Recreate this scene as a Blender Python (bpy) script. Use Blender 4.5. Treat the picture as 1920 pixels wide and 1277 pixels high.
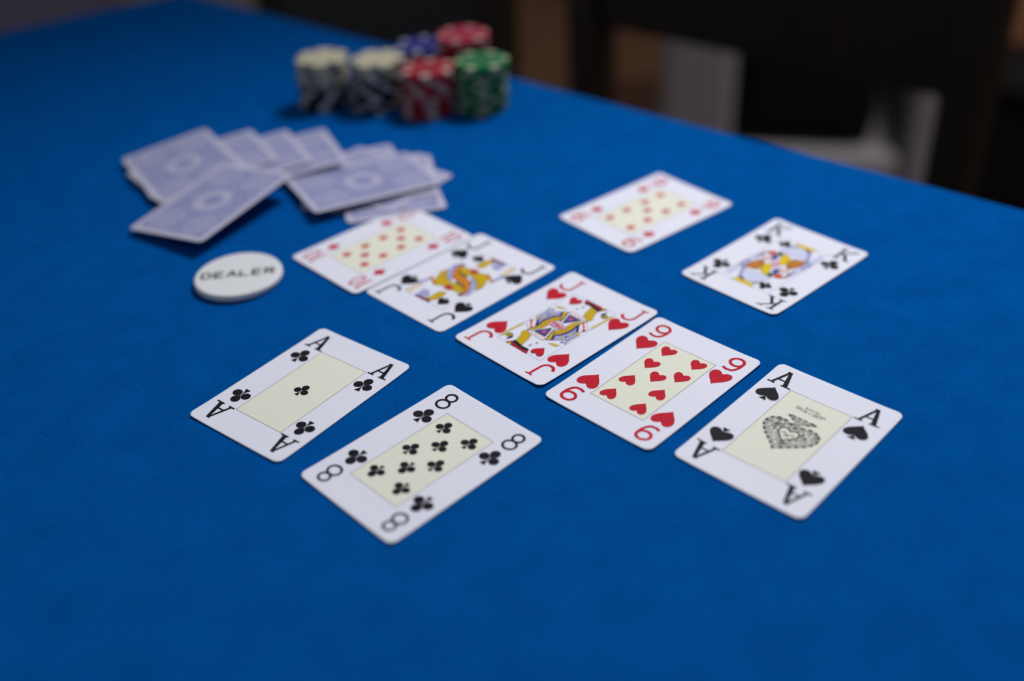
import bpy, math, random
from mathutils import Vector, Matrix

random.seed(7)
scene = bpy.context.scene
for o in list(bpy.data.objects):
    bpy.data.objects.remove(o, do_unlink=True)
COL = scene.collection

TZ = 0.74                       # height of the felt above the floor
MM = 0.001

# ------------------------------------------------------------------ camera
CAM_H, PITCH, ROLL, FPX = 0.29809, math.radians(34.0867), math.radians(3.3308), 1966.13
cam_data = bpy.data.cameras.new('camera')
cam = bpy.data.objects.new('camera', cam_data)
COL.objects.link(cam)
right = Vector((1, 0, 0)); up = Vector((0, math.sin(PITCH), math.cos(PITCH)))
fwd = Vector((0, math.cos(PITCH), -math.sin(PITCH)))
cr, sr = math.cos(ROLL), math.sin(ROLL)
cx = right * cr - up * sr
cy = right * sr + up * cr
cam.matrix_world = Matrix(((cx.x, cy.x, -fwd.x, 0), (cx.y, cy.y, -fwd.y, 0),
                           (cx.z, cy.z, -fwd.z, TZ + CAM_H), (0, 0, 0, 1)))
cam_data.sensor_width = 36.0
cam_data.lens = FPX / 1920 * 36.0
cam_data.clip_start = 0.01
cam_data.dof.use_dof = True
cam_data.dof.focus_distance = 0.500
cam_data.dof.aperture_fstop = 2.2
cam_data.dof.aperture_blades = 9
scene.camera = cam

# ------------------------------------------------------------------ world and light
world = bpy.data.worlds.new('room_ambience')
scene.world = world
world.use_nodes = True
world.node_tree.nodes['Background'].inputs[0].default_value = (0.86, 0.91, 1.0, 1)
world.node_tree.nodes['Background'].inputs[1].default_value = 0.20

def spot(name, loc, target, radius, cone, energy, color):
    d = bpy.data.lights.new(name, 'SPOT')
    d.shadow_soft_size = radius; d.spot_size = cone; d.spot_blend = 1.0; d.energy = energy; d.color = color
    o = bpy.data.objects.new(name, d); COL.objects.link(o)
    o.location = loc
    o.rotation_euler = (Vector(target) - Vector(loc)).to_track_quat('-Z', 'Y').to_euler()
    return o
# shaded lamp hanging beyond the far right side of the table
spot('pendant_lamp_light', (0.33, 1.06, TZ + 0.92), (-0.02, -0.40, TZ), 0.12, math.radians(122), 53.5, (0.95, 0.97, 1.0))
# unseen fill light, added to brighten the wall and furniture behind the table
spot('background_fill_light', (0.9, 1.35, 2.3), (0.9, 2.1, 0.3), 0.15, math.radians(120), 58.0, (1.0, 0.92, 0.86))

vs = scene.view_settings
vs.view_transform = 'Standard'; vs.look = 'None'; vs.gamma = 1.0; vs.exposure = 0.0
vs.use_curve_mapping = False

# ------------------------------------------------------------------ materials
MATS = {}
def srgb(r, g, b):
    def f(c):
        c /= 255.0
        return c / 12.92 if c <= 0.04045 else ((c + 0.055) / 1.055) ** 2.4
    return (f(r), f(g), f(b), 1.0)

def mat(name, col, rough=0.5, spec=0.4, noise=0.0, scale=200.0, bump=0.0, bscale=400.0):
    if name in MATS: return MATS[name]
    m = bpy.data.materials.new(name); m.use_nodes = True
    nt = m.node_tree; b = nt.nodes['Principled BSDF']
    b.inputs['Base Color'].default_value = col
    b.inputs['Roughness'].default_value = rough
    b.inputs['Specular IOR Level'].default_value = spec
    tc = nt.nodes.new('ShaderNodeTexCoord')
    if noise:
        n = nt.nodes.new('ShaderNodeTexNoise'); n.inputs['Scale'].default_value = scale
        n.inputs['Detail'].default_value = 4
        mx = nt.nodes.new('ShaderNodeMix'); mx.data_type = 'RGBA'
        mx.inputs['A'].default_value = tuple(c * (1 - noise) for c in col[:3]) + (1,)
        mx.inputs['B'].default_value = tuple(min(1, c * (1 + noise)) for c in col[:3]) + (1,)
        nt.links.new(tc.outputs['Object'], n.inputs['Vector'])
        nt.links.new(n.outputs['Fac'], mx.inputs['Factor'])
        nt.links.new(mx.outputs['Result'], b.inputs['Base Color'])
    if bump:
        n2 = nt.nodes.new('ShaderNodeTexNoise'); n2.inputs['Scale'].default_value = bscale
        bp = nt.nodes.new('ShaderNodeBump'); bp.inputs['Strength'].default_value = bump
        bp.inputs['Distance'].default_value = 0.001
        nt.links.new(tc.outputs['Object'], n2.inputs['Vector'])
        nt.links.new(n2.outputs['Fac'], bp.inputs['Height'])
        nt.links.new(bp.outputs['Normal'], b.inputs['Normal'])
    MATS[name] = m
    return m

def felt_material():
    m = bpy.data.materials.new('blue_felt'); m.use_nodes = True
    nt = m.node_tree; N = nt.nodes; L = nt.links; b = N['Principled BSDF']
    b.inputs['Roughness'].default_value = 0.95
    b.inputs['Specular IOR Level'].default_value = 0.0
    tc = N.new('ShaderNodeTexCoord')
    mp = N.new('ShaderNodeMapping'); mp.inputs['Rotation'].default_value = (0, 0, math.radians(-30))
    L.new(tc.outputs['Object'], mp.inputs['Vector'])
    w = N.new('ShaderNodeTexWave'); w.wave_type = 'BANDS'; w.bands_direction = 'X'
    w.inputs['Scale'].default_value = 330.0; w.inputs['Distortion'].default_value = 2.2
    w.inputs['Detail'].default_value = 2.0; w.inputs['Detail Scale'].default_value = 2.5
    L.new(mp.outputs['Vector'], w.inputs['Vector'])
    n = N.new('ShaderNodeTexNoise'); n.inputs['Scale'].default_value = 1500.0
    n.inputs['Detail'].default_value = 3
    mp2 = N.new('ShaderNodeMapping'); mp2.inputs['Scale'].default_value = (1.0, 0.35, 1.0)
    L.new(mp.outputs['Vector'], mp2.inputs['Vector']); L.new(mp2.outputs['Vector'], n.inputs['Vector'])
    n3 = N.new('ShaderNodeTexNoise'); n3.inputs['Scale'].default_value = 55.0; n3.inputs['Detail'].default_value = 5
    L.new(tc.outputs['Object'], n3.inputs['Vector'])
    add = N.new('ShaderNodeMath'); add.operation = 'MULTIPLY_ADD'
    L.new(n.outputs['Fac'], add.inputs[0]); add.inputs[1].default_value = 1.3
    L.new(w.outputs['Fac'], add.inputs[2])
    sc = N.new('ShaderNodeMath'); sc.operation = 'MULTIPLY'; sc.inputs[1].default_value = 0.36
    L.new(add.outputs[0], sc.inputs[0])
    mul = N.new('ShaderNodeMath'); mul.operation = 'MULTIPLY_ADD'
    L.new(n3.outputs['Fac'], mul.inputs[0]); mul.inputs[1].default_value = 0.26
    L.new(sc.outputs[0], mul.inputs[2])
    ramp = N.new('ShaderNodeValToRGB')
    ramp.color_ramp.elements[0].position = 0.22; ramp.color_ramp.elements[0].color = FELT_LO
    ramp.color_ramp.elements[1].position = 1.0; ramp.color_ramp.elements[1].color = FELT_HI
    L.new(mul.outputs[0], ramp.inputs['Fac']); L.new(ramp.outputs['Color'], b.inputs['Base Color'])
    bp = N.new('ShaderNodeBump'); bp.inputs['Strength'].default_value = 0.35; bp.inputs['Distance'].default_value = 0.0003
    L.new(add.outputs[0], bp.inputs['Height']); L.new(bp.outputs['Normal'], b.inputs['Normal'])
    return m
FELT_LO = (0.0003, 0.032, 0.150, 1); FELT_HI = (0.0012, 0.136, 0.510, 1)

def wood_material(name, c1, c2, scale=6.0, rough=0.45):
    m = bpy.data.materials.new(name); m.use_nodes = True
    nt = m.node_tree; N = nt.nodes; L = nt.links; b = N['Principled BSDF']
    b.inputs['Roughness'].default_value = rough
    tc = N.new('ShaderNodeTexCoord'); mp = N.new('ShaderNodeMapping')
    mp.inputs['Scale'].default_value = (1, 1, 0.12)
    L.new(tc.outputs['Object'], mp.inputs['Vector'])
    n = N.new('ShaderNodeTexNoise'); n.inputs['Scale'].default_value = scale * 8; n.inputs['Detail'].default_value = 6
    n.inputs['Distortion'].default_value = 1.0
    L.new(mp.outputs['Vector'], n.inputs['Vector'])
    r = N.new('ShaderNodeValToRGB'); r.color_ramp.elements[0].color = c1; r.color_ramp.elements[1].color = c2
    r.color_ramp.elements[0].position = 0.3; r.color_ramp.elements[1].position = 0.7
    L.new(n.outputs['Fac'], r.inputs['Fac']); L.new(r.outputs['Color'], b.inputs['Base Color'])
    return m

def card_back_material():
    """white margin, periwinkle printed field with a ring medallion in the middle"""
    m = bpy.data.materials.new('card_back_print'); m.use_nodes = True
    nt = m.node_tree; N = nt.nodes; L = nt.links; b = N['Principled BSDF']
    b.inputs['Roughness'].default_value = 0.42
    tc = N.new('ShaderNodeTexCoord'); sx = N.new('ShaderNodeSeparateXYZ')
    L.new(tc.outputs['Object'], sx.inputs[0])
    def M(op, a, b_=None, c=None):
        n = N.new('ShaderNodeMath'); n.operation = op
        for i, v in enumerate((a, b_, c)):
            if v is None: continue
            if isinstance(v, (int, float)): n.inputs[i].default_value = v
            else: L.new(v, n.inputs[i])
        return n.outputs[0]
    ax = M('ABSOLUTE', sx.outputs[0]); ay = M('ABSOLUTE', sx.outputs[1])
    fx = M('LESS_THAN', ax, 0.0275); fy = M('LESS_THAN', ay, 0.0400)
    field = M('MULTIPLY', fx, fy)
    lx = M('GREATER_THAN', ax, 0.0255); ly = M('GREATER_THAN', ay, 0.0380)
    line = M('MULTIPLY', field, M('MAXIMUM', lx, ly))
    x2 = M('MULTIPLY', sx.outputs[0], sx.outputs[0]); y2 = M('MULTIPLY', sx.outputs[1], sx.outputs[1])
    r = M('SQRT', M('ADD', x2, y2))
    ring = M('MULTIPLY', M('GREATER_THAN', r, 0.0065), M('LESS_THAN', r, 0.0125))
    core = M('LESS_THAN', r, 0.0065)
    ys = M('SUBTRACT', ay, 0.027); xs = M('SUBTRACT', ax, 0.014)
    r2 = M('SQRT', M('ADD', M('MULTIPLY', xs, xs), M('MULTIPLY', ys, ys)))
    rose = M('MULTIPLY', M('GREATER_THAN', M('SINE', M('MULTIPLY', r2, 1500.0)), 0.1), M('LESS_THAN', r2, 0.011))
    waves = M('GREATER_THAN', M('SINE', M('MULTIPLY', r, 2600.0)), 0.35)
    vo = N.new('ShaderNodeTexVoronoi'); vo.inputs['Scale'].default_value = 520.0
    L.new(tc.outputs['Object'], vo.inputs['Vector'])
    dots = M('LESS_THAN', vo.outputs['Distance'], 0.36)
    white = M('MULTIPLY', ring, M('MULTIPLY', 0.75, M('GREATER_THAN', vo.outputs['Distance'], 0.34)))
    white = M('MAXIMUM', white, M('MULTIPLY', M('SUBTRACT', 1.0, core), M('MAXIMUM', M('MULTIPLY', dots, 0.75), M('MULTIPLY', rose, 0.6))))
    white = M('MAXIMUM', white, M('MULTIPLY', waves, 0.35))
    white = M('MAXIMUM', white, M('MULTIPLY', line, 0.1))
    fac = M('MULTIPLY', field, M('SUBTRACT', 1.0, white))
    mx = N.new('ShaderNodeMix'); mx.data_type = 'RGBA'
    mx.inputs['A'].default_value = srgb(190, 186, 208); mx.inputs['B'].default_value = srgb(120, 127, 176)
    L.new(fac, mx.inputs['Factor']); L.new(mx.outputs['Result'], b.inputs['Base Color'])
    return m

# ------------------------------------------------------------------ helpers
def tag(o, label=None, cat=None, group=None, kind=None):
    if label: o['label'] = label
    if cat: o['category'] = cat
    if group: o['group'] = group
    if kind: o['kind'] = kind
    return o

def obj(name, mesh, parent=None):
    o = bpy.data.objects.new(name, mesh); COL.objects.link(o)
    if parent is not None: o.parent = parent
    return o

def mesh(name, verts, faces, mats, idx=None, smooth=False):
    me = bpy.data.meshes.new(name)
    me.from_pydata([tuple(v) for v in verts], [], faces)
    for m in (mats if isinstance(mats, (list, tuple)) else [mats]): me.materials.append(m)
    if idx: me.polygons.foreach_set('material_index', idx)
    if smooth: me.polygons.foreach_set('use_smooth', [True] * len(me.polygons))
    me.update()
    return me

def box_data(x0, x1, y0, y1, z0, z1, bev=0.0):
    """box with chamfered edges (24 verts)"""
    if bev <= 0:
        v = [(x, y, z) for z in (z0, z1) for y in (y0, y1) for x in (x0, x1)]
        f = [(0, 2, 3, 1), (4, 5, 7, 6), (0, 1, 5, 4), (2, 6, 7, 3), (0, 4, 6, 2), (1, 3, 7, 5)]
        return v, f
    import bmesh
    bm = bmesh.new()
    v, f = box_data(x0, x1, y0, y1, z0, z1)
    bv = [bm.verts.new(p) for p in v]
    for q in f: bm.faces.new([bv[i] for i in q])
    bmesh.ops.bevel(bm, geom=bm.edges[:], offset=bev, segments=3, profile=0.6, affect='EDGES')
    bmesh.ops.recalc_face_normals(bm, faces=bm.faces[:])
    bm.verts.index_update()
    vv = [tuple(p.co) for p in bm.verts]; ff = [tuple(p.index for p in q.verts) for q in bm.faces]
    bm.free()
    return vv, ff

def box(name, dims, m, parent=None, bev=0.004):
    v, f = box_data(*dims, bev)
    return obj(name, mesh(name, v, f, m), parent)

# ------------------------------------------------------------------ the setting
UR = Vector((0.735, -0.678, 0)).normalized()        # along the far right table edge
UN = Vector((0.678, 0.735, 0)).normalized()         # away from the table
CORNER = Vector((-0.323, 1.136, 0))

floor_mat = wood_material('dark_wood_floor', srgb(92, 66, 50), srgb(124, 92, 70), 3.0, 0.5)
v, f = box_data(-4.5, 5.0, -3.0, 6.5, -0.05, 0.0)
floor = tag(obj('floor', mesh('floor', v, f, floor_mat)), kind='structure')
wall_mat = mat('tan_wall_paint', srgb(158, 112, 78), 0.8, 0.2, 0.06, 12, 0.2, 300)

def edge_frame(o, along, d, z=0.0, turn=0.0):
    """stand an object beside the table: local x along the table edge, local y away from the table"""
    p = CORNER + UR * along + UN * d
    o.location = (p.x, p.y, z)
    o.rotation_euler = (0, 0, math.atan2(UR.y, UR.x) + turn)
    return o
v, f = box_data(-3.0, 4.0, 0.0, 0.12, 0.0, 2.6)
wall = tag(edge_frame(obj('wall_back', mesh('wall_back', v, f, wall_mat)), 0.3, 2.25), kind='structure')
v, f = box_data(-3.0, 4.0, -0.015, 0.0, 0.0, 0.09, 0.003)
bb = tag(edge_frame(obj('baseboard_back', mesh('baseboard_back', v, f, mat('dark_baseboard', srgb(50, 36, 28), 0.5))), 0.3, 2.25), kind='structure')

# ------------------------------------------------------------------ table
felt = felt_material()
dark_wood = wood_material('dark_stained_wood', srgb(26, 17, 12), srgb(44, 28, 19), 5.0, 0.6)
UL = Vector((-0.823, -0.568, 0)).normalized()
tq = [CORNER, CORNER + UL * 1.12, CORNER + UL * 1.12 + UR * 1.75, CORNER + UR * 1.75]
def poly_slab(pts, z0, z1, bev, segs=5):
    """convex polygon slab whose upper rim is rounded over"""
    n = len(pts); cen = sum(pts, Vector()) / n
    def inset(d):
        out = []
        for i in range(n):
            p0, p1, p2 = pts[i - 1], pts[i], pts[(i + 1) % n]
            e1 = (p1 - p0).normalized(); e2 = (p2 - p1).normalized()
            n1 = Vector((-e1.y, e1.x, 0)); n2 = Vector((-e2.y, e2.x, 0))
            if n1.dot(cen - p1) < 0: n1 = -n1
            if n2.dot(cen - p1) < 0: n2 = -n2
            bis = (n1 + n2).normalized()
            out.append(p1 + bis * (d / bis.dot(n1)))
        return out
    rows = [(0.0, z0)] + [(bev * (1 - math.cos(math.radians(90 * k / segs))), z1 - bev + bev * math.sin(math.radians(90 * k / segs))) for k in range(segs + 1)]
    V = []
    for d, z in rows: V += [(p.x, p.y, z) for p in inset(d)]
    F = []
    for k in range(len(rows) - 1):
        for i in range(n):
            j = (i + 1) % n
            F.append((k * n + i, k * n + j, (k + 1) * n + j, (k + 1) * n + i))
    F.append(tuple(range((len(rows) - 1) * n, len(rows) * n))); F.append(tuple(reversed(range(n))))
    return V, F
table = obj('card_table', None)
table.location = (0.0, 0.25, 0)
tag(table, 'blue felt covered card table that carries all the cards and chips', 'table')
def onto(o, parent):
    o.parent = parent; o.matrix_parent_inverse = parent.matrix_world.inverted(); return o
bpy.context.view_layer.update()
V, F = poly_slab(tq, TZ - 0.035, TZ, 0.009)
me = mesh('felt_top', V, F, felt)
import bmesh as _bm
b = _bm.new(); b.from_mesh(me); _bm.ops.recalc_face_normals(b, faces=b.faces[:]); b.to_mesh(me); b.free()
top = obj('felt_top', me); onto(top, table); top['label'] = 'bright blue woven felt table top'
cen = sum(tq, Vector()) / 4
ap = [c + (cen - c).normalized() * 0.10 for c in tq]
V, F = poly_slab(ap, TZ - 0.115, TZ - 0.035, 0.002, 2)
onto(obj('apron', mesh('apron', V, F, dark_wood)), table)
for c in tq:
    p = c + (cen - c).normalized() * 0.15
    v, f = box_data(p.x - 0.035, p.x + 0.035, p.y - 0.035, p.y + 0.035, 0.0, TZ - 0.115, 0.004)
    onto(obj('leg', mesh('leg', v, f, dark_wood)), table)

# ------------------------------------------------------------------ furniture behind the table
def dining_chair(name, label, along, d, w, uphol, turn=0.0, panel_low=0.64, panel_mat=None):
    """back posts stand at local y = 0, the seat reaches towards the table (local -y)"""
    r = obj(name, None); edge_frame(r, along, d, 0.0, turn); tag(r, label, 'chair', 'chairs drawn up to the table')
    t = 0.042
    for s in (-1, 1):
        x = s * (w / 2 - t / 2)
        box('back_post', (x - t / 2, x + t / 2, -0.025, 0.025, 0.0, 1.0), dark_wood, r, 0.006)
        box('front_leg', (x - t / 2, x + t / 2, -0.42, -0.38, 0.0, 0.43), dark_wood, r, 0.006)
        box('side_rail', (x - 0.012, x + 0.012, -0.38, -0.025, 0.36, 0.42), dark_wood, r, 0.003)
    box('front_rail', (-w / 2 + t, w / 2 - t, -0.412, -0.388, 0.36, 0.42), dark_wood, r, 0.003)
    box('rear_rail', (-w / 2 + t, w / 2 - t, -0.012, 0.012, 0.36, 0.42), dark_wood, r, 0.003)
    box('seat', (-w / 2 + 0.005, w / 2 - 0.005, -0.43, -0.028, 0.43, 0.475), uphol, r, 0.012)
    box('backrest', (-w / 2 + t, w / 2 - t, -0.014, 0.014, panel_low, 0.985), panel_mat or dark_wood, r, 0.006)
    return r
charcoal = mat('charcoal_fabric', srgb(62, 62, 62), 0.9, 0.2, 0.15, 300, 0.3, 900)
dining_chair('dining_chair', 'dark brown wooden chair with an open back, right of the chips', 0.462, 0.40, 0.50, mat('dark_seat_fabric', srgb(30, 26, 25), 0.85, 0.2, 0.1, 300))
dining_chair('dining_chair', 'dark chair with a charcoal upholstered back, behind the chips', -0.165, 0.40, 0.52, charcoal, 0.0, 0.48, charcoal)

grey_fab = mat('light_grey_fabric', srgb(176, 172, 178), 0.9, 0.2, 0.08, 250, 0.2, 900)
black_fab = mat('black_fabric', srgb(24, 24, 26), 0.9, 0.2, 0.1, 250, 0.2, 900)
ac = obj('armchair', None); ac.location = (0.286, 1.758, 0.0); ac.rotation_euler = (0, 0, math.radians(-14))
tag(ac, 'light grey armchair with a black back cushion seen through the wooden chair', 'armchair')
box('arm', (0.0, 0.125, 0.0, 0.55, 0.06, 0.66), grey_fab, ac, 0.02)
box('arm', (0.425, 0.475, 0.0, 0.55, 0.06, 0.58), grey_fab, ac, 0.015)
box('seat', (0.127, 0.424, 0.01, 0.44, 0.10, 0.250), grey_fab, ac, 0.03)
box('back_cushion', (0.128, 0.372, 0.03, 0.54, 0.252, 0.80), black_fab, ac, 0.04)
box('frame', (0.0, 0.475, 0.551, 0.61, 0.06, 0.78), black_fab, ac, 0.02)
for x in (0.02, 0.42):
    for y in (0.03, 0.54):
        box('foot', (x, x + 0.04, y, y + 0.04, 0.0, 0.06), dark_wood, ac, 0.004)

lb = obj('low_bench', None); edge_frame(lb, 0.66, 1.45)
tag(lb, 'low black bench standing in front of the tan wall at the right', 'bench')
box('body', (-0.34, 0.65, 0.0, 0.17, 0.03, 0.24), black_fab, lb, 0.01)
box('lid', (-0.35, 0.66, -0.01, 0.18, 0.241, 0.275), black_fab, lb, 0.012)
for x in (-0.32, 0.58):
    for y in (0.02, 0.11):
        box('foot', (x, x + 0.04, y, y + 0.04, 0.0, 0.03), dark_wood, lb, 0.003)

v, f = box_data(-2.9, -1.35, 2.9, 5.6, 0.0, 0.012, 0.003)
rug = obj('floor_rug', mesh('floor_rug', v, f, mat('mauve_grey_rug', srgb(104, 94, 112), 0.95, 0.1, 0.15, 80, 0.4, 500)))
tag(rug, 'mauve grey rug on the floor beyond the far left table edge', 'rug')
# ------------------------------------------------------------------ playing cards
CW, CL, CR, CT = 63.0, 88.0, 3.5, 0.30        # millimetres
paper = mat('card_paper', srgb(226, 225, 237), 0.6, 0.12, 0.012, 900)
INK = {
    'black': mat('ink_black', srgb(26, 25, 32), 0.6, 0.06), 'red': mat('ink_red', srgb(190, 26, 46), 0.6, 0.06),
    'cream': mat('print_cream', srgb(228, 226, 210), 0.6, 0.06), 'line': mat('ink_grey_line', srgb(96, 92, 92), 0.6, 0.06),
    'yellow': mat('ink_yellow', srgb(226, 190, 20), 0.6, 0.06), 'gold': mat('ink_gold', srgb(200, 164, 26), 0.6, 0.06),
    'olive': mat('ink_olive', srgb(160, 140, 24), 0.6, 0.06), 'navy': mat('ink_navy', srgb(28, 44, 104), 0.6, 0.06),
    'orange': mat('ink_orange', srgb(208, 128, 32), 0.6, 0.06), 'lavender': mat('ink_lavender', srgb(166, 164, 208), 0.6, 0.06),
    'lavpale': mat('ink_pale_lavender', srgb(204, 206, 230), 0.6, 0.06), 'pink': mat('ink_pink', srgb(226, 196, 200), 0.6, 0.06),
    'white': mat('ink_white', srgb(240, 238, 240), 0.6, 0.06), 'pale': mat('ink_pale_rose', srgb(236, 222, 226), 0.6, 0.06),
    'purple': mat('ink_purple', srgb(152, 92, 164), 0.6, 0.06), 'rose': mat('ink_rose', srgb(222, 98, 132), 0.6, 0.06),
    'rosepale': mat('ink_light_rose', srgb(226, 170, 184), 0.6, 0.06), 'maroon': mat('ink_maroon', srgb(110, 22, 48), 0.6, 0.06),
    'tan': mat('ink_tan', srgb(232, 206, 166), 0.6, 0.06), 'brown': mat('ink_brown', srgb(176, 108, 40), 0.6, 0.06),
    'green': mat('ink_green', srgb(36, 84, 64), 0.6, 0.06), 'navypale': mat('ink_slate_blue', srgb(88, 84, 150), 0.6, 0.06),
    'orangered': mat('ink_vermilion', srgb(206, 82, 42), 0.6, 0.06), 'skin': mat('ink_flesh', srgb(222, 190, 186), 0.6, 0.06),
    'greyline': mat('ink_emblem_grey', srgb(176, 178, 168), 0.6, 0.06), 'emblem': mat('ink_emblem_dark', srgb(62, 58, 60), 0.6, 0.06),
}

def rrect(w, h, r, n=6):
    P = []
    for cx_, cy_, a0 in ((w/2-r, h/2-r, 0), (-w/2+r, h/2-r, 90), (-w/2+r, -h/2+r, 180), (w/2-r, -h/2+r, 270)):
        for i in range(n + 1):
            a = math.radians(a0 + 90 * i / n); P.append((cx_ + r * math.cos(a), cy_ + r * math.sin(a)))
    # extra points along the straight edges so that the sheet can bend
    Q = []
    for i, p in enumerate(P):
        q = P[(i + 1) % len(P)]; Q.append(p)
        d = math.hypot(q[0]-p[0], q[1]-p[1])
        k = int(d // 6)
        for j in range(1, k): Q.append((p[0] + (q[0]-p[0]) * j / k, p[1] + (q[1]-p[1]) * j / k))
    return Q

def card_mesh(name, bend, mats, top_idx=0):
    """bend(x, y) -> height in mm of the sheet's underside above the root"""
    O = rrect(CW, CL, CR); n = len(O)
    rings = (1.0, 0.985, 0.92, 0.85, 0.78, 0.71, 0.64, 0.55, 0.35, 0.15)
    V = []; F = []; I = []
    def add(x, y, z): V.append((x * MM, y * MM, (bend(x, y) + z) * MM)); return len(V) - 1
    def sheet(z, flip, mi, first):
        prev = None
        for k, s in enumerate(rings):
            zz = z if s < 1 else (z - 0.04 if not flip else z + 0.04)
            cur = [add(x * s, y * s, zz) for x, y in O]
            if prev:
                for i in range(n):
                    j = (i + 1) % n
                    q = (prev[i], prev[j], cur[j], cur[i]); F.append(q[::-1] if flip else q); I.append(mi)
            else: first.extend(cur)
            prev = cur
        c = add(0, 0, z)
        for i in range(n):
            q = (prev[i], prev[(i + 1) % n], c); F.append(q[::-1] if flip else q); I.append(mi)
    t, b_ = [], []
    sheet(CT, False, top_idx, t); sheet(0.0, True, 0, b_)
    for i in range(n):
        j = (i + 1) % n
        F.append((b_[i], b_[j], t[j], t[i])); I.append(0)
    return mesh(name, V, F, mats, I, True)

def bez(p0, p1, p2, p3, n=8):
    out = []
    for i in range(n):
        t = i / n; u = 1 - t
        out.append((u**3*p0[0]+3*u*u*t*p1[0]+3*u*t*t*p2[0]+t**3*p3[0], u**3*p0[1]+3*u*u*t*p1[1]+3*u*t*t*p2[1]+t**3*p3[1]))
    return out
def heart_poly():
    r = bez((0, -.5), (.10, -.30), (.50, -.06), (.50, .24)) + bez((.50, .24), (.50, .60), (.06, .58), (0, .26))
    return r + [(-x, y) for x, y in reversed(r[1:])] + []
def circle(cx_, cy_, r, n=18, ry=None):
    return [(cx_ + r * math.cos(2*math.pi*i/n), cy_ + (ry or r) * math.sin(2*math.pi*i/n)) for i in range(n)]
def pip_polys(suit):
    if suit == 'heart': return [heart_poly()]
    if suit == 'diamond':
        c = 0.06
        P = []
        T = [(0, .5), (.42, 0), (0, -.5), (-.42, 0)]
        for i in range(4):
            a, b2 = T[i], T[(i + 1) % 4]; m_ = ((a[0]+b2[0])/2*(1-c*2), (a[1]+b2[1])/2*(1-c*2)); P += [a, m_]
        return [P]
    if suit == 'spade':
        h = [(x * 1.0, -y * 0.86 + 0.07) for x, y in heart_poly()][::-1]
        stem = [(0, -.10), (.035, -.28), (.17, -.5), (-.17, -.5), (-.035, -.28)]
        # cut a slim notch around the stem
        return [h, stem]
    if suit == 'club':
        return [circle(0, .265, .23, 18, .225), circle(-.27, -.10, .235, 18, .22), circle(.27, -.10, .235, 18, .22),
                [(0, .12), (.025, -.22), (.15, -.5), (-.15, -.5), (-.025, -.22)], [(-.06, .1), (-.06, -.02), (.06, -.02), (.06, .1)]]

def stroke(pts, w, closed=False):
    """quads of width w following a polyline (w may be a list)"""
    n = len(pts); L_, R_ = [], []
    for i, p in enumerate(pts):
        a = pts[i - 1] if (i > 0 or closed) else p
        c = pts[(i + 1) % n] if (i < n - 1 or closed) else p
        d1 = Vector((p[0]-a[0], p[1]-a[1])); d2 = Vector((c[0]-p[0], c[1]-p[1]))
        d1 = d1.normalized() if d1.length > 1e-9 else d2.normalized()
        d2 = d2.normalized() if d2.length > 1e-9 else d1
        t = (d1 + d2); t = t.normalized() if t.length > 1e-6 else d1
        nn = Vector((-t.y, t.x)); k = 1 / max(0.5, nn.dot(Vector((-d1.y, d1.x))))
        ww = (w[i] if isinstance(w, (list, tuple)) else w) / 2 * k
        L_.append((p[0] + nn.x * ww, p[1] + nn.y * ww)); R_.append((p[0] - nn.x * ww, p[1] - nn.y * ww))
    Q = []
    for i in range(n if closed else n - 1):
        j = (i + 1) % n
        Q.append([L_[i], R_[i], R_[j], L_[j]])
    return Q
def arc(cx_, cy_, rx, ry, a0, a1, n=16):
    return [(cx_ + rx * math.cos(math.radians(a0 + (a1-a0)*i/n)), cy_ + ry * math.sin(math.radians(a0 + (a1-a0)*i/n))) for i in range(n + 1)]
def rect(x0, x1, y0, y1): return [(x0, y0), (x1, y0), (x1, y1), (x0, y1)]

def glyph(ch):
    """index characters, millimetres about their own centre (height 12)"""
    if ch == 'A':
        return ([[(-4.7, -6), (-3.4, -6), (0.0, 4.6), (-0.9, 6)], [(1.95, -6), (4.5, -6), (0.75, 6), (-0.9, 6), (-0.4, 4.2)],
                 rect(-2.9, 2.6, -2.3, -1.35), rect(-6, -2.2, -6, -5.1), rect(1.0, 6, -6, -5.1), rect(-1.5, 0.8, 5.2, 6.0)])
    if ch == 'J':
        st = [(3.0, 6.0), (3.0, -2.4)] + arc(-0.55, -2.4, 3.55, 3.7, 0, -90, 8)[1:] + arc(-0.7, -2.6, 3.7, 3.5, -90, -172, 8)[1:]
        return stroke(st, [1.35]*2 + [1.5]*8 + [1.6 + 0.03*i for i in range(8)]) + [rect(0.8, 5.4, 5.15, 6.0)]
    if ch == 'K':
        return ([rect(-3.9, -2.4, -6, 6), rect(-5.4, -0.9, -6, -5.2), rect(-5.4, -0.9, 5.2, 6)] +
                stroke([(-2.6, -0.9), (3.6, 5.6)], 1.0) + stroke([(-1.1, 1.0), (3.6, -5.6)], 1.7) +
                [rect(1.9, 5.4, 5.2, 6), rect(1.4, 5.6, -6, -5.2)])
    if ch == '8':
        return stroke(arc(0, 3.0, 2.75, 2.55, 0, 348, 29), 1.25, True) + stroke(arc(0, -2.55, 3.35, 2.95, 0, 348, 29), 1.25, True)
    if ch == '9':
        return (stroke(arc(-0.1, 2.3, 3.5, 3.1, 0, 348, 29), 1.55, True) +
                stroke([(3.4, 2.3)] + arc(-0.6, 0.6, 4.0, 6.0, 0, -66, 10) + arc(0.4, -3.2, 4.6, 2.2, -110, -152, 4)[0:], 1.5))
    if ch == '0':
        return stroke(arc(0, 0, 2.35, 5.3, 0, 348, 29), 1.2, True)
    if ch == '1':
        return [rect(-0.65, 0.65, -6, 6)] + stroke([(-0.2, 5.6), (-1.9, 4.4)], 1.0)
    return []
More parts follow.
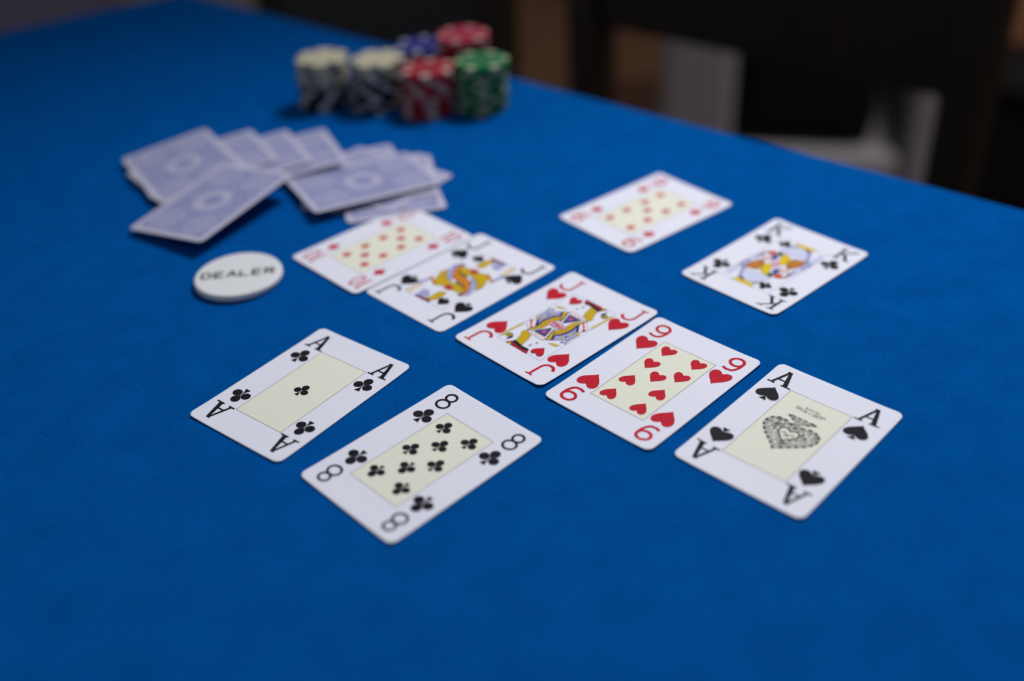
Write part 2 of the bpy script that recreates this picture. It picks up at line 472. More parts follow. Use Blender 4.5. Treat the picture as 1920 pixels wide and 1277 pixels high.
def glyphs(s):
    if s == '10':
        return [[(x - 3.6, y) for x, y in q] for q in glyph('1')] + [[(x + 1.9, y) for x, y in q] for q in glyph('0')]
    return glyph(s)

PITCH_L = 0.028          # mm between print layers
def print_part(name, parent, bend, groups, layer, off=(0, 0), parent_label=None, rot=False, scale=1.0, at=(0, 0)):
    """flat print that follows the sheet; groups = [(ink, polygons)]"""
    V, F, I, mats = [], [], [], []
    for ink, polys in groups:
        m = INK[ink]
        if m not in mats: mats.append(m)
        mi = mats.index(m)
        for k, P in enumerate(polys):
            area2 = sum(P[i][0] * P[(i+1) % len(P)][1] - P[(i+1) % len(P)][0] * P[i][1] for i in range(len(P)))
            if area2 < 0: P = list(reversed(P))
            s = len(V)
            for x, y in P:
                x, y = x * scale, y * scale
                if rot: x, y = -x, -y
                x += at[0] + off[0]; y += at[1] + off[1]
                V.append((x * MM, y * MM, (bend(x, y) + CT + 0.02 + PITCH_L * layer) * MM))
            F.append(tuple(range(s, s + len(P)))); I.append(mi)
    o = obj(name, mesh(name, V, F, mats, I), parent)
    if parent_label: o['label'] = parent_label
    return o

def strip_rect(x0, x1, y0, y1, n=10, nx=None):
    nx = nx or max(1, int(abs(x1 - x0) // 5))
    return [rect(x0 + (x1-x0)*j/nx, x0 + (x1-x0)*(j+1)/nx, y0 + (y1-y0)*i/n, y0 + (y1-y0)*(i+1)/n) for i in range(n) for j in range(nx)]
def frame_polys(x, y, w):
    P = []
    for s in (-1, 1):
        P += strip_rect(s*x - w/2, s*x + w/2, -y, y)
        P += strip_rect(-x, x, s*y - w/2, s*y + w/2, 1)
    return P

ROWS = {  # pip centres (x, y, upside down)
    'A': [(0, 0, False)],
    '8': [(s*8.4, y, y < 0) for s in (-1, 1) for y in (20.2, 0.4, -19.6)] + [(-0.2, 10.4, False), (-0.2, -9.4, True)],
    '9': [(s*8.9, y, y < 0) for s in (-1, 1) for y in (21.6, 8.2, -7.6, -21.6)] + [(0, 1.2, False)],
    '10': [(s*8.6, y, y < 0) for s in (-1, 1) for y in (20.2, 6.7, -6.7, -20.2)] + [(0, 13.5, False), (0, -13.5, True)],
}
SUIT_INK = {'heart': 'red', 'diamond': 'red', 'club': 'black', 'spade': 'black'}

def face_card(rank, suit, loc, ang, label, lift=(0.35, 0.35), off=(0, 0), z=0.04, court=None, emblem=False):
    # the sheet lies flat in the middle and curls up a little towards its edges
    bend = lambda x, y: lift[0] * (max(0.0, abs(x) - 16.5) / 15.0) ** 2 + lift[1] * (max(0.0, abs(y) - 28.6) / 15.4) ** 2
    root = obj('playing_card', card_mesh('playing_card', bend, [paper]))
    root.location = (loc[0], loc[1], TZ + z * MM); root.rotation_euler = (0, 0, math.radians(ang))
    tag(root, label, 'playing card', 'face up cards on the felt')
    ink = SUIT_INK[suit]
    PX_, PY_ = 15.5, 28.1
    if court is None:
        panel = print_part('centre_panel', root, bend, [('cream', strip_rect(-PX_, PX_, -PY_, PY_))], 0, off, 'cream printed panel with a fine border')
        print_part('panel_border', panel, bend, [('line', frame_polys(PX_, PY_, 0.22))], 1, off)
    else:
        print_part('panel_border', root, bend, [('line', frame_polys(PX_, PY_, 0.16))], 0, off)
    for sx_ in (-1, 1):
        for r in (False, True):
            s = -1 if r else 1
            print_part('index_letter' if rank in 'AJK' else 'index_number', root, bend, [(ink, glyphs(rank))], 2, off, None, r, 1.0, (sx_*22.2, s*34.0))
            print_part('corner_pip', root, bend, [(ink, pip_polys(suit))], 2, off, None, r, {'heart': 11.5, 'spade': 11.4, 'club': 10.8, 'diamond': 9.4}[suit], (sx_*22.2, s*19.9))
    if court is None and not emblem:
        for (x, y, inv) in ROWS[rank]:
            print_part('pip', root, bend, [(ink, pip_polys(suit))], 2, off, None, inv, {'heart': 8.4, 'club': 8.5, 'spade': 8.4, 'diamond': 7.4}[suit], (x, y))
    if court is not None:
        for r in (False, True):
            # one group per polygon, each on its own layer so that overprints stay in order
            V, F, I, mats = [], [], [], []
            for k, (c, P) in enumerate(court):
                m = INK[c]
                if m not in mats: mats.append(m)
                a2 = sum(P[i][0] * P[(i+1) % len(P)][1] - P[(i+1) % len(P)][0] * P[i][1] for i in range(len(P)))
                P = list(reversed(P)) if a2 < 0 else P
                s0 = len(V)
                for x, y in P:
                    if r: x, y = -x, -y
                    x += off[0]; y += off[1]
                    V.append((x*MM, y*MM, (bend(x, y) + CT + 0.03 + 0.004 * k + (0.002 if r else 0)) * MM))
                F.append(tuple(range(s0, s0 + len(P)))); I.append(mats.index(m))
                if abs(a2) > 5 and c != 'black':       # fine dark outline of each printed field
                    m = INK['navy']
                    if m not in mats: mats.append(m)
                    for Q in stroke(P, 0.2, True):
                        s0 = len(V)
                        for x, y in Q:
                            if r: x, y = -x, -y
                            x += off[0]; y += off[1]
                            V.append((x*MM, y*MM, (bend(x, y) + CT + 0.032 + 0.004 * k + (0.002 if r else 0)) * MM))
                        F.append((s0, s0 + 1, s0 + 2, s0 + 3)); I.append(mats.index(m))
            o = obj('court_figure', mesh('court_figure', V, F, mats, I), root)
            o['label'] = 'half of the mirrored court figure printed in gold, red and blue'
            print_part('pip', root, bend, [(ink, pip_polys(suit))], 9, off, None, not r, 7.4, (9.5 if not r else -9.5, -22.5 if not r else 22.5))
    return root, bend

JACK_HEARTS = [
    ('yellow', [(-15.7,-26.0),(-16.1,-23.3),(-15.5,-9.3),(-14.2,-10.2),(-14.9,-20.7),(-14.4,-24.8)]),
    ('olive', [(-14.1,-23.7),(-14.1,-20.8),(-11.9,-20.4),(-10.5,-21.6),(-11.0,-24.4)]),
    ('navy', [(-10.7,-26.7),(-11.3,-24.2),(-10.7,-21.4),(-9.4,-23.1)]),
    ('gold', [(-9.0,-12.7),(-9.9,-16.0),(-8.2,-18.3),(-6.6,-22.9),(-4.0,-24.3),(-0.8,-24.8),(-1.8,-22.0),(-2.2,-18.9),(-3.8,-15.5),(-6.0,-14.7)]),
    ('black', [(-7.5,-25.6),(-6.8,-23.4),(-4.1,-24.1),(-0.6,-25.0),(4.3,-24.7),(5.1,-26.4),(1.6,-27.2),(-2.2,-26.9)]),
    ('red', [(-9.3,-28.1),(-7.4,-25.4),(-2.0,-26.8),(2.1,-27.0),(5.1,-26.3),(6.2,-28.6),(-0.3,-28.4),(-6.0,-28.3)]),
    ('black', [(-4.8,-27.8),(-3.4,-27.3),(-2.6,-28.4)]),
    ('black', [(-1.2,-27.9),(0.2,-27.4),(1.1,-28.5)]),
    ('black', [(2.0,-27.9),(3.2,-27.4),(4.2,-28.6)]),
    ('black', [(-7.9,-27.3),(-7.0,-26.0),(-4.7,-27.3),(-5.7,-28.2)]),
    ('yellow', [(-7.1,-28.2),(-7.5,-27.2),(-6.8,-26.8),(-5.9,-27.4),(-5.7,-28.3),(-6.4,-28.6)]),
    ('navy', [(1.9,-23.3),(1.8,-21.8),(2.2,-20.6),(2.8,-21.4),(2.3,-22.6)]),
    ('navy', [(2.9,-18.9),(3.0,-17.9),(3.6,-17.3),(3.9,-18.8)]),
    ('pink', [(-8.2,-13.5),(-7.9,-12.2),(-3.9,-12.3),(1.8,-11.6),(4.2,-13.2),(3.5,-14.9),(-1.9,-14.3),(-5.3,-14.8)]),
    ('white', [(-7.1,-13.6),(-6.4,-13.0),(-5.5,-13.8),(-6.1,-14.3)]),
    ('white', [(-4.5,-13.3),(-3.6,-12.9),(-2.8,-13.7),(-3.6,-14.1)]),
    ('white', [(-1.6,-13.3),(-0.8,-12.8),(0.2,-13.8),(-0.7,-14.1)]),
    ('white', [(0.7,-13.3),(1.8,-12.9),(2.8,-13.9),(1.8,-14.3)]),
    ('yellow', [(7.8,-14.7),(9.4,-13.2),(13.2,-12.2),(13.0,-14.0),(11.0,-14.5)]),
    ('navy', [(11.9,-10.4),(11.7,-8.5),(12.4,-8.3),(12.9,-10.1)]),
    ('lavender', [(13.3,-9.2),(12.7,-5.4),(14.0,-4.8),(14.7,-10.0)]),
    ('gold', [(4.9,-7.3),(2.4,-4.4),(3.7,-2.5),(4.5,0.3),(3.9,4.5),(4.5,7.8),(6.7,10.9),(8.6,12.9),(8.5,10.6),(7.7,9.2),(7.4,6.5),(8.1,2.7),(7.7,-1.5),(6.7,-5.0)]),
    ('navy', [(5.4,-8.2),(4.8,-7.2),(6.7,-4.9),(7.7,-1.4),(8.1,2.8),(7.3,6.5),(7.5,9.0),(8.2,6.7),(9.4,2.2),(9.0,-2.0),(7.8,-5.5)]),
    ('lavender', [(7.5,-11.2),(5.4,-8.2),(7.8,-5.4),(8.9,-1.9),(9.3,2.3),(8.1,6.7),(11.5,1.9),(14.3,1.2),(14.3,-3.2),(12.7,-6.4)]),
    ('navy', [(7.0,-11.6),(5.0,-8.1),(5.3,-6.7),(7.5,-10.7)]),
    ('yellow', [(8.6,-7.0),(8.8,-5.5),(10.3,-5.8),(10.3,-7.4)]),
    ('yellow', [(10.4,-2.6),(10.6,-0.8),(12.1,-1.1),(12.0,-3.0)]),
    ('yellow', [(11.9,1.0),(12.6,2.6),(14.2,1.6),(13.7,-0.2)]),
    ('navy', [(9.9,-5.0),(10.0,-3.5),(11.1,-3.9),(11.1,-5.3)]),
    ('olive', [(10.2,0.5),(10.3,1.7),(11.6,0.9),(11.5,-0.2)]),
    ('orange', [(3.9,-4.7),(4.1,-3.6),(5.2,-4.3),(5.0,-5.3)]),
    ('orange', [(5.0,-2.9),(5.2,-1.8),(6.3,-2.5),(6.1,-3.5)]),
    ('orange', [(5.5,-0.5),(5.5,0.9),(6.7,0.3),(6.6,-1.1)]),
    ('orange', [(5.5,2.5),(5.3,4.0),(6.5,3.5),(6.6,1.9)]),
    ('orange', [(5.5,5.4),(5.5,7.1),(6.6,6.3),(6.5,4.9)]),
    ('navy', [(7.9,6.4),(8.0,8.3),(11.7,2.9),(11.3,1.8)]),
    ('pale', [(8.1,8.0),(8.8,12.3),(14.5,8.0),(12.5,2.3)]),
    ('red', [(8.3,9.8),(8.4,11.1),(10.2,9.9),(10.0,8.6)]),
    ('red', [(10.2,8.0),(10.5,9.0),(12.3,7.9),(11.8,6.6)]),
    ('red', [(12.2,5.8),(12.6,6.9),(14.3,5.9),(13.7,4.4)]),
    ('olive', [(4.5,-13.4),(2.1,-7.7),(1.1,-3.6),(2.6,-4.2),(4.9,-8.2),(7.0,-11.6)]),
    ('yellow', [(5.0,-12.9),(3.0,-8.2),(1.9,-4.9),(2.5,-4.9),(4.4,-8.3),(6.3,-12.0)]),
    ('black', [(3.8,-10.8),(3.3,-9.6),(4.3,-10.0),(4.7,-11.0)]),
    ('black', [(2.6,-7.5),(2.1,-6.4),(3.0,-6.9),(3.4,-7.9)]),
    ('navy', [(-5.7,-11.4),(-0.4,-3.3),(2.3,-11.2)]),
    ('purple', [(-3.5,-10.4),(-0.8,-5.4),(1.0,-10.3)]),
    ('rose', [(-2.5,-9.4),(-1.1,-7.0),(0.1,-9.9)]),
    ('rosepale', [(-5.1,-1.7),(-4.9,0.8),(-1.9,0.7),(3.0,1.8),(4.0,-2.1),(1.0,-2.4)]),
    ('rose', [(-0.3,-1.0),(-0.6,0.2),(2.4,0.1),(2.8,-1.3)]),
    ('rose', [(-3.9,-0.6),(-3.7,0.5),(-2.0,0.0),(-2.4,-0.9)]),
]
JACK_SPADES = [
    ('tan', [(-15.2,-28.0),(-15.1,-17.1),(-13.0,-16.9),(-11.9,-28.1)]),
    ('lavender', [(-17.0,-17.6),(-15.6,-10.4),(-13.7,-11.4),(-14.6,-18.2)]),
    ('maroon', [(-8.4,-27.6),(-6.2,-26.8),(3.1,-25.2),(4.3,-27.6),(-5.9,-28.4)]),
    ('gold', [(0.1,-25.5),(-0.1,-16.4),(3.2,-14.5),(5.2,-16.9),(5.1,-23.7),(3.0,-25.9)]),
    ('lavender', [(-7.4,-27.8),(-8.4,-20.2),(-4.1,-19.8),(-0.4,-24.3),(-3.5,-25.7)]),
    ('gold', [(-16.1,-9.4),(-11.4,-10.2),(-15.4,-1.3),(-14.6,2.9),(-8.7,-2.4),(-2.9,-5.5),(1.0,-7.5),(-2.7,-11.3),(-7.7,-13.9)]),
    ('orange', [(-16.1,-9.4),(-15.4,-8.1),(-7.8,-12.4),(-7.4,-14.1)]),
    ('lavender', [(-10.8,-1.5),(-13.7,6.4),(-12.9,11.2),(-10.3,4.5),(-7.4,0.1),(-1.5,-5.7),(-6.2,-4.3)]),
    ('gold', [(-0.9,-6.5),(-0.0,-3.1),(5.8,-3.4),(9.6,-6.7),(11.0,-10.0),(7.0,-10.9),(2.4,-11.6)]),
    ('orange', [(-9.3,1.2),(-11.8,5.3),(-11.7,10.9),(-7.5,4.8),(-3.0,2.5),(4.0,1.7),(8.6,-1.0),(12.2,-7.1),(12.3,-11.5),(9.5,-6.8),(5.0,-2.8),(-1.1,-2.9),(-5.5,-1.7)]),
    ('olive', [(-7.9,4.4),(-7.8,5.8),(-0.1,4.9),(0.6,3.5)]),
    ('black', [(-7.1,4.4),(-6.6,5.1),(-5.1,4.5),(-5.5,3.7)]),
    ('black', [(-4.1,4.2),(-3.7,4.9),(-2.2,4.2),(-2.5,3.4)]),
    ('black', [(-1.5,4.0),(-1.1,4.7),(0.2,4.1),(-0.1,3.3)]),
    ('red', [(-1.7,-12.5),(-1.4,-8.9),(3.1,-8.4),(3.2,-12.4)]),
    ('maroon', [(9.4,-12.1),(11.8,-9.4),(13.0,-10.9),(12.4,-12.7)]),
    ('lavender', [(7.9,-0.3),(6.0,4.8),(12.5,-0.3),(14.9,-7.6),(14.3,-11.0),(12.5,-6.8)]),
    ('gold', [(12.5,-0.3),(7.0,4.3),(9.2,4.8),(12.5,2.4)]),
]
KING_CLUBS = [
    ('lavpale', [(-14.7,-24.0),(-15.3,-8.7),(-14.1,2.7),(-11.6,0.8),(-12.0,-11.1),(-12.5,-25.0)]),
    ('lavender', [(-14.8,-13.0),(-14.2,-4.6),(-12.6,-4.9),(-12.6,-14.0)]),
    ('lavpale', [(-7.0,-24.0),(-12.3,-13.0),(-6.6,-14.6),(1.3,-13.2),(7.2,-13.7),(5.5,-21.5),(1.7,-23.6)]),
    ('lavender', [(-6.3,-24.9),(-9.1,-19.9),(-11.8,-13.3),(-9.4,-14.1),(-7.4,-19.9),(-3.3,-24.3)]),
    ('lavender', [(1.7,-23.6),(4.7,-21.3),(6.0,-22.2),(4.7,-24.9)]),
    ('yellow', [(-8.1,-28.4),(-6.0,-24.3),(4.2,-25.0),(5.1,-28.0)]),
    ('navy', [(-6.9,-24.2),(-6.2,-23.3),(-2.6,-24.4),(-2.3,-25.6)]),
    ('brown', [(-11.5,-13.2),(-11.3,-6.5),(-8.7,0.3),(-5.3,-2.5),(-2.7,-9.7),(-5.7,-12.1)]),
    ('orange', [(-10.2,-11.7),(-9.0,-5.9),(-6.4,-1.9),(-5.9,-6.2),(-7.5,-11.6)]),
    ('yellow', [(-4.2,-9.0),(-4.5,-2.6),(-0.9,0.0),(1.5,-7.0),(4.0,-12.9),(1.0,-12.7)]),
    ('gold', [(-5.5,-10.5),(-4.7,-5.1),(-2.6,-7.0),(-2.1,-10.4)]),
    ('green', [(3.2,-12.2),(3.2,-8.1),(7.1,-12.3),(5.8,-13.2)]),
    ('rosepale', [(-2.5,-1.5),(-0.1,0.8),(3.1,-0.8),(1.4,-4.0)]),
    ('navypale', [(3.3,-7.5),(2.8,-4.5),(4.6,-2.8),(6.9,-6.4),(6.1,-9.9)]),
    ('orangered', [(5.1,-10.4),(8.2,-6.8),(12.3,-8.8),(9.3,-12.0)]),
    ('skin', [(3.7,-2.1),(7.2,0.2),(10.9,-2.7),(8.0,-6.1)]),
    ('maroon', [(12.1,-9.4),(11.3,-2.3),(12.6,-2.6),(13.0,-7.9)]),
    ('lavender', [(12.1,-3.8),(11.2,2.1),(12.2,1.6),(14.1,-5.7)]),
]
BTN = ((-0.1525, 0.5175, TZ + 0.0001), 4.0)
BACKS = [
    # right heap, bottom to top
    ('face-down card at the bottom of the right heap, its far corner to the top', (-94, 645), 109.2, 0.4),
    ('face-down card of the right heap that reaches nearest to the ten of diamonds', (-76, 627), 103, 0.9),
    ('face-down card of the right heap with the rightmost corner', (-86, 641), 140, 1.4),
    ('face-down card of the right heap under the top one', (-88, 634), 8, 1.9),
    ('face-down top card of the right heap, its near corner raised', (-91, 630), 26, 4.4, 0.035, -0.03),
    # left heap
    ('face-down fanned card of the left heap, rightmost, over the right heap', (-155, 667), 21.7, 6.2, 0.0, 0.055),
    ('face-down fanned card of the left heap, second from the right', (-179, 666), 25, 6.6, 0.0, 0.055),
    ('face-down fanned card of the left heap, third from the right', (-203, 668), 28, 7.0, 0.0, 0.055),
    ('face-down card lying under the leftmost card of the left heap', (-205, 648), -54, 7.1, -0.09, 0.0),
    ('face-down leftmost card of the left heap', (-216, 666), -58.8, 7.8, -0.10, 0.0),
    ('face-down card at the near end of the left heap, edge raised off the felt', (-183, 603), 58, 9.6, 0.08, 0.08),
]
STACKS = [
    ('leftmost front stack', (-0.1335, 0.784), (0.002, 0.0), ['black'] * 6 + ['cream'] * 5),
    ('second front stack from the left', (-0.093, 0.774), (0.004, 0.0), ['black'] * 8 + ['cream'] * 3),
    ('red front stack', (-0.0535, 0.757), (0.003, 0.0), ['red'] * 10),
    ('green front stack', (-0.0125, 0.757), (0.002, 0.0), ['green'] * 11),
    ('blue stack at the back', (-0.060, 0.800), (0.003, 0.0), ['blue'] * 11),
    ('tall red stack at the back', (-0.027, 0.799), (0.003, 0.0), ['crimson'] * 13),
]
# face-up cards: (x, y) of the centre in metres, turn in degrees
face_card('A', 'club', (-0.1021, 0.4077), -39.2, 'ace of clubs playing card, left of the eight of clubs')
face_card('8', 'club', (-0.0419, 0.3527), -47.08, 'eight of clubs playing card, nearest card to the viewer')
ace, ace_bend = face_card('A', 'spade', (0.1193, 0.3535), -45.13, 'ace of spades playing card with an ornate heart shaped emblem', off=(-1.1, 0.3), emblem=True)
face_card('9', 'heart', (0.0664, 0.4003), -46.2, 'nine of hearts playing card beside the ace of spades', lift=(0.5, 0.4))
face_card('J', 'heart', (0.0238, 0.4511), -48.13, 'jack of hearts playing card between the nine of hearts and jack of spades', lift=(0.6, 0.5), court=JACK_HEARTS)
face_card('J', 'spade', (-0.0261, 0.5033), -47.0, 'jack of spades playing card tucked against the ten of diamonds', lift=(0.1, 0.2), z=0.04, court=JACK_SPADES)
face_card('K', 'club', (0.1481, 0.5000), -49.73, 'king of clubs playing card, at the far right', lift=(0.5, 0.5), court=KING_CLUBS)
face_card('9', 'diamond', (0.0863, 0.5726), -52.82, 'nine of diamonds playing card, behind the king of clubs', lift=(0.4, 0.4))
face_card('10', 'diamond', (-0.0726, 0.5454), -48.26, 'ten of diamonds playing card at the end of the row of five', lift=(0.1, 0.1), z=0.75)

# emblem and lettering of the ace of spades (turned upside down on the card)
LET = {
    'M': [[(0, 0), (.08, 1), (.5, .2), (.92, 1), (1, 0)]], 'O': [arc(.5, .5, .5, .5, 0, 360, 14)],
    'D': [[(.05, 0), (.05, 1), (.4, 1)] + arc(.4, .5, .55, .5, 90, -90, 8)[1:] + [(.05, 0)]], 'I': [[(.5, 0), (.5, 1)]],
    'A': [[(0, 0), (.5, 1), (1, 0)], [(.2, .35), (.8, .35)]], 'N': [[(.08, 0), (.08, 1), (.92, 0), (.92, 1)]],
    'T': [[(0, 1), (1, 1)], [(.5, 1), (.5, 0)]], 'E': [[(.95, 1), (.08, 1), (.08, 0), (.95, 0)], [(.08, .52), (.8, .52)]],
    'R': [[(.08, 0), (.08, 1), (.5, 1)] + arc(.5, .74, .4, .26, 90, -90, 7)[1:] + [(.08, .48)], [(.45, .48), (.95, 0)]],
    'S': [arc(.5, .75, .38, .25, 40, 270, 8) + arc(.5, .25, .4, .25, 90, -140, 8)[1:]], 'L': [[(.08, 1), (.08, 0), (.92, 0)]],
}
def word(txt, cx_, cy_, h, w, gap, sw, radius=None):
    out = []; n = len(txt); tot = n * w + (n - 1) * gap
    for i, ch in enumerate(txt):
        x0 = -tot / 2 + i * (w + gap)
        for pl in LET[ch]:
            P = []
            for x, y in pl:
                px, py = x0 + x * w, (y - .5) * h
                if radius:
                    a = px / radius; px, py = math.sin(a) * (radius + py), math.cos(a) * (radius + py) - radius
                P.append((cx_ + px, cy_ + py))
            out += stroke(P, sw)
    return out
EO = (-1.1, 0.3)
def sp_outline(w, h):   # spade without stem, point up, centred
    return [(x * w, -y * h) for x, y in heart_poly()]
body = [(x, y + 2.6) for x, y in sp_outline(26.4, 21.5)]
emblem = print_part('emblem', ace, ace_bend, [('greyline', [body]), ('greyline', [[(-1, -5), (-2.2, -9), (-7.2, -12.6), (7.2, -12.6), (2.2, -9), (1, -5)]])], 2, EO, 'grey ornamental emblem', True, 1.0, (0, 0))
swirl = []
rs = random.Random(3)
for i in range(170):
    x = rs.uniform(-12, 12); y = rs.uniform(-7, 11)
    lim = 12.2 * max(0.0, 1 - max(0, y + 1.5) / 13.0)
    if abs(x) > lim - 0.6 or math.hypot(x, (y - 0.3) * 1.1) < 5.2: continue
    a0 = rs.uniform(0, 360); swirl += stroke(arc(x, y, 0.8, 0.8, a0, a0 + 230, 7), 0.22)
spots = []
for i in range(70):
    x = rs.uniform(-11, 11); y = rs.uniform(-6, 9)
    lim = 12.0 * max(0.0, 1 - max(0, y + 1.5) / 13.0)
    if abs(x) > lim - 1.2 or math.hypot(x, (y - 0.3) * 1.1) < 5.2: continue
    if all(math.hypot(x - p[0][0] + 0.7, y - p[0][1]) > 1.7 for p in spots): spots.append(circle(x, y, 0.7, 8))
swirl_stem = []
for x, y in ((-4, -11.2), (-1.5, -10.2), (1.5, -10.2), (4, -11.2), (0, -7.5)):
    swirl_stem += stroke(arc(x, y, 0.8, 0.7, 0, 290, 7), 0.3)
print_part('emblem_scrollwork', emblem, ace_bend, [('emblem', swirl + swirl_stem)], 3, EO, None, True)
print_part('emblem_dots', emblem, ace_bend, [('cream', spots)], 4, EO, None, True)
dash = []
o2 = [(x * 0.965, 2.6 + (y - 2.6) * 0.965) for x, y in body]
acc = 0
dense = []
for i in range(len(o2)):
    a, b2 = o2[i], o2[(i + 1) % len(o2)]; k = max(1, int(math.hypot(b2[0]-a[0], b2[1]-a[1]) / 0.35))
    dense += [(a[0] + (b2[0]-a[0]) * j / k, a[1] + (b2[1]-a[1]) * j / k) for j in range(k)]
i = 0
while i < len(dense) - 6:
    dash += stroke(dense[i:i + 6], 1.15); i += 9
for P in ([(-7.0, -12.1), (-5.2, -11.0)], [(-4.4, -10.4), (-3.0, -9.6)], [(7.0, -12.1), (5.2, -11.0)], [(4.4, -10.4), (3.0, -9.6)],
          [(-6, -12.4), (-3.6, -12.4)], [(-2.2, -12.4), (-.4, -12.4)], [(.6, -12.4), (2.4, -12.4)], [(3.6, -12.4), (6, -12.4)]):
    dash += stroke(P, 0.8)
print_part('emblem_outline', emblem, ace_bend, [('emblem', dash)], 4, EO, 'dark dashed outline of the emblem', True)
inner = [(x, y + 1.6) for x, y in sp_outline(9.2, 9.0)]
cross = stroke([(-1.2, 0.4), (1.2, 2.8)], .5) + stroke([(1.2, 0.4), (-1.2, 2.8)], .5) + stroke(arc(-2.2, 0.3, .7, .7, 0, 300, 6), .35) + stroke(arc(2.2, 0.3, .7, .7, 0, 300, 6), .35)
print_part('emblem_centre', emblem, ace_bend, [('cream', [inner])], 4, EO, None, True)
print_part('emblem_centre_outline', emblem, ace_bend, [('emblem', stroke(inner, 0.75, True) + cross)], 5, EO, None, True)
print_part('maker_lettering', ace, ace_bend, [('emblem', word('MODIANO', 0, -18.2, 1.9, 1.62, 0.5, 0.36, 24) + word('TRIESTE', 0, -20.7, 1.15, 0.78, 0.3, 0.24, 24))], 2, EO, 'small printed lettering reading MODIANO TRIESTE', True)

# ------------------------------------------------------------------ face-down cards in two loose heaps
back = card_back_material()
flat_back = card_mesh('card_back', lambda x, y: 0.0, [paper, back], 1)
def back_card(label, P, ex, zc, tx=0.0, ty=0.0):
    """P centre in mm, ex = angle of the long side in degrees, zc = height in mm, tx / ty = rise per mm across / along"""
    a = math.radians(ex - 90)
    o = obj('playing_card', flat_back)
    X = Vector((math.cos(a), math.sin(a), tx)).normalized(); Y = Vector((-math.sin(a), math.cos(a), ty))
    Z = X.cross(Y).normalized(); Y = Z.cross(X)
    o.matrix_world = Matrix(((X.x, Y.x, Z.x, P[0]*MM), (X.y, Y.y, Z.y, P[1]*MM), (X.z, Y.z, Z.z, TZ + zc*MM), (0, 0, 0, 1)))
    tag(o, label, 'playing card', 'face down cards in the discard heap')
    return o
for a in BACKS: back_card(*a)

# ------------------------------------------------------------------ dealer button
def lathe(profile, n=48):
    V, F = [], []
    for i in range(n):
        a = 2 * math.pi * i / n
        V += [(r * math.cos(a), r * math.sin(a), z) for r, z in profile]
    m_ = len(profile)
    for i in range(n):
        j = (i + 1) % n
        for k in range(m_ - 1): F.append((i*m_ + k, j*m_ + k, j*m_ + k + 1, i*m_ + k + 1))
    F.append(tuple(i*m_ + m_ - 1 for i in range(n))); F.append(tuple(i*m_ for i in reversed(range(n))))
    return V, F
bt = 4.6
V, F = lathe([(22.4*MM, 0), (24.3*MM, 0.5*MM), (24.8*MM, 1.4*MM), (24.8*MM, (bt-1.4)*MM), (24.3*MM, (bt-.5)*MM), (23.2*MM, bt*MM), (22.6*MM, (bt-.15)*MM), (21.5*MM, (bt-.15)*MM)], 72)
button = obj('dealer_button', mesh('dealer_button', V, F, mat('white_plastic', srgb(222, 222, 224), 0.45, 0.3, 0.01, 300), None, True))
button.location = BTN[0]; button.rotation_euler = (0, 0, math.radians(BTN[1]))
tag(button, 'round white plastic button lettered DEALER, beside the ace of clubs', 'dealer button')
polys = word('DEALER', 0, 0, 6.0, 5.5, 1.6, 1.55)
V, F = [], []
for P in polys:
    s = len(V)
    a2 = sum(P[i][0] * P[(i+1) % len(P)][1] - P[(i+1) % len(P)][0] * P[i][1] for i in range(len(P)))
    if a2 < 0: P = list(reversed(P))
    V += [(x*MM, y*MM, (bt - .11)*MM) for x, y in P]; F.append(tuple(range(s, s + len(P))))
let = obj('lettering', mesh('lettering', V, F, mat('ink_dark_grey', srgb(48, 52, 54), 0.5)), button)
let['label'] = 'black capital letters reading DEALER'

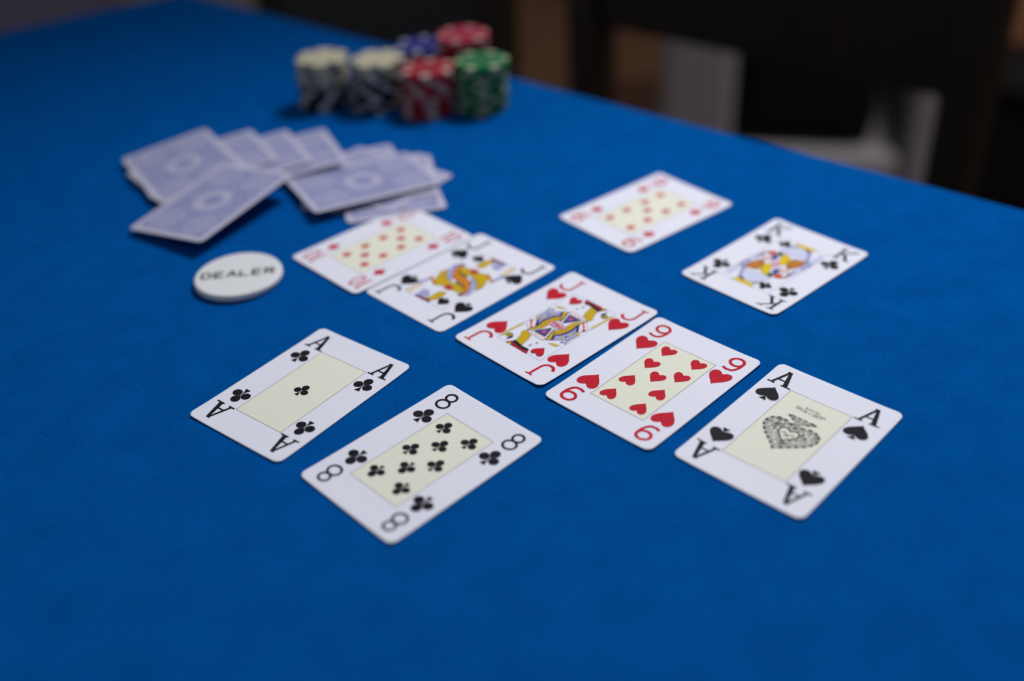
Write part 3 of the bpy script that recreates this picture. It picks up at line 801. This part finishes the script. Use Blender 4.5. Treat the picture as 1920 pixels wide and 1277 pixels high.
# ------------------------------------------------------------------ poker chips
PR, PT = 19.8, 3.3
chip_cols = {
    'cream': (srgb(192, 184, 156), srgb(96, 98, 110)), 'black': (srgb(12, 20, 34), srgb(186, 186, 182)),
    'red': (srgb(146, 20, 40), srgb(180, 164, 152)), 'green': (srgb(0, 100, 58), srgb(168, 174, 140)),
    'blue': (srgb(18, 30, 116), srgb(160, 158, 168)), 'crimson': (srgb(152, 28, 58), srgb(178, 140, 138)),
}
V, F = lathe([((PR-.5)*MM, 0), (PR*MM, .4*MM), (PR*MM, (PT-.4)*MM), ((PR-.5)*MM, PT*MM), (13.4*MM, PT*MM), (13.2*MM, (PT-.12)*MM)], 40)
chip_mesh = {}; spot_mesh = {}; inlay_mesh = {}
def spot_data():
    V, F = [], []; n = 5; e = 0.05
    prof = [(14.0, PT + e), (PR - .5, PT + e), (PR + e, PT - .4), (PR + e, .4), (PR - .5, -0.02), (17.0, -0.02)]
    for i in range(n + 1):
        a = math.radians(-10 + 20 * i / n)
        V += [(r * math.cos(a) * MM, r * math.sin(a) * MM, z * MM) for r, z in prof]
    m_ = len(prof)
    for i in range(n):
        for k in range(m_ - 1):
            F.append((i*m_ + k, i*m_ + k + 1, (i+1)*m_ + k + 1, (i+1)*m_ + k))
    return V, F
sv, sf = spot_data()
iv, if_ = lathe([(12.9*MM, 0.0), (12.9*MM, 0.06*MM), (0.5*MM, 0.06*MM)], 32)
for c, (c1, c2) in chip_cols.items():
    m1 = mat('chip_' + c, c1, 0.5, 0.15, 0.04, 400); m2 = mat('chip_spot_' + c, c2, 0.5, 0.15, 0.04, 400)
    chip_mesh[c] = mesh('chip_body', V, F, m1); spot_mesh[c] = mesh('edge_spot', sv, sf, m2)
    inlay_mesh[c] = mesh('inlay', iv, if_, mat('chip_inlay_' + c, tuple(min(1, q * 0.85 + 0.02) for q in c1[:3]) + (1,), 0.35))
ORD = ['bottom', 'second', 'third', 'fourth', 'fifth', 'sixth', 'seventh', 'eighth', 'ninth', 'tenth', 'eleventh', 'twelfth', 'thirteenth', 'fourteenth']
rc = random.Random(11)
for where, (x, y), (lx, ly), cols in STACKS:
    n = len(cols)
    for i, c in enumerate(cols):
        ch = obj('poker_chip', chip_mesh[c])
        t = i / max(1, n - 1)
        ch.location = (x + lx * t + rc.uniform(-.0005, .0005), y + ly * t + rc.uniform(-.0005, .0005), TZ + (0.05 + i * (PT + 0.09)) * MM)
        ch.rotation_euler = (0, 0, rc.uniform(0, 6.28))
        pos = 'top chip' if i == n - 1 else ('bottom chip' if i == 0 else ORD[i] + ' chip from the bottom')
        cn = 'red' if c == 'crimson' else c
        tag(ch, f'{cn} poker chip, {pos} of the {where}', 'poker chip', 'poker chips in the ' + where)
        for k in range(6):
            s = obj('edge_spot', spot_mesh[c], ch); s.rotation_euler = (0, 0, k * math.pi / 3)
        if i == n - 1:
            s = obj('inlay', inlay_mesh[c], ch); s.location = (0, 0, (PT - 0.1) * MM)
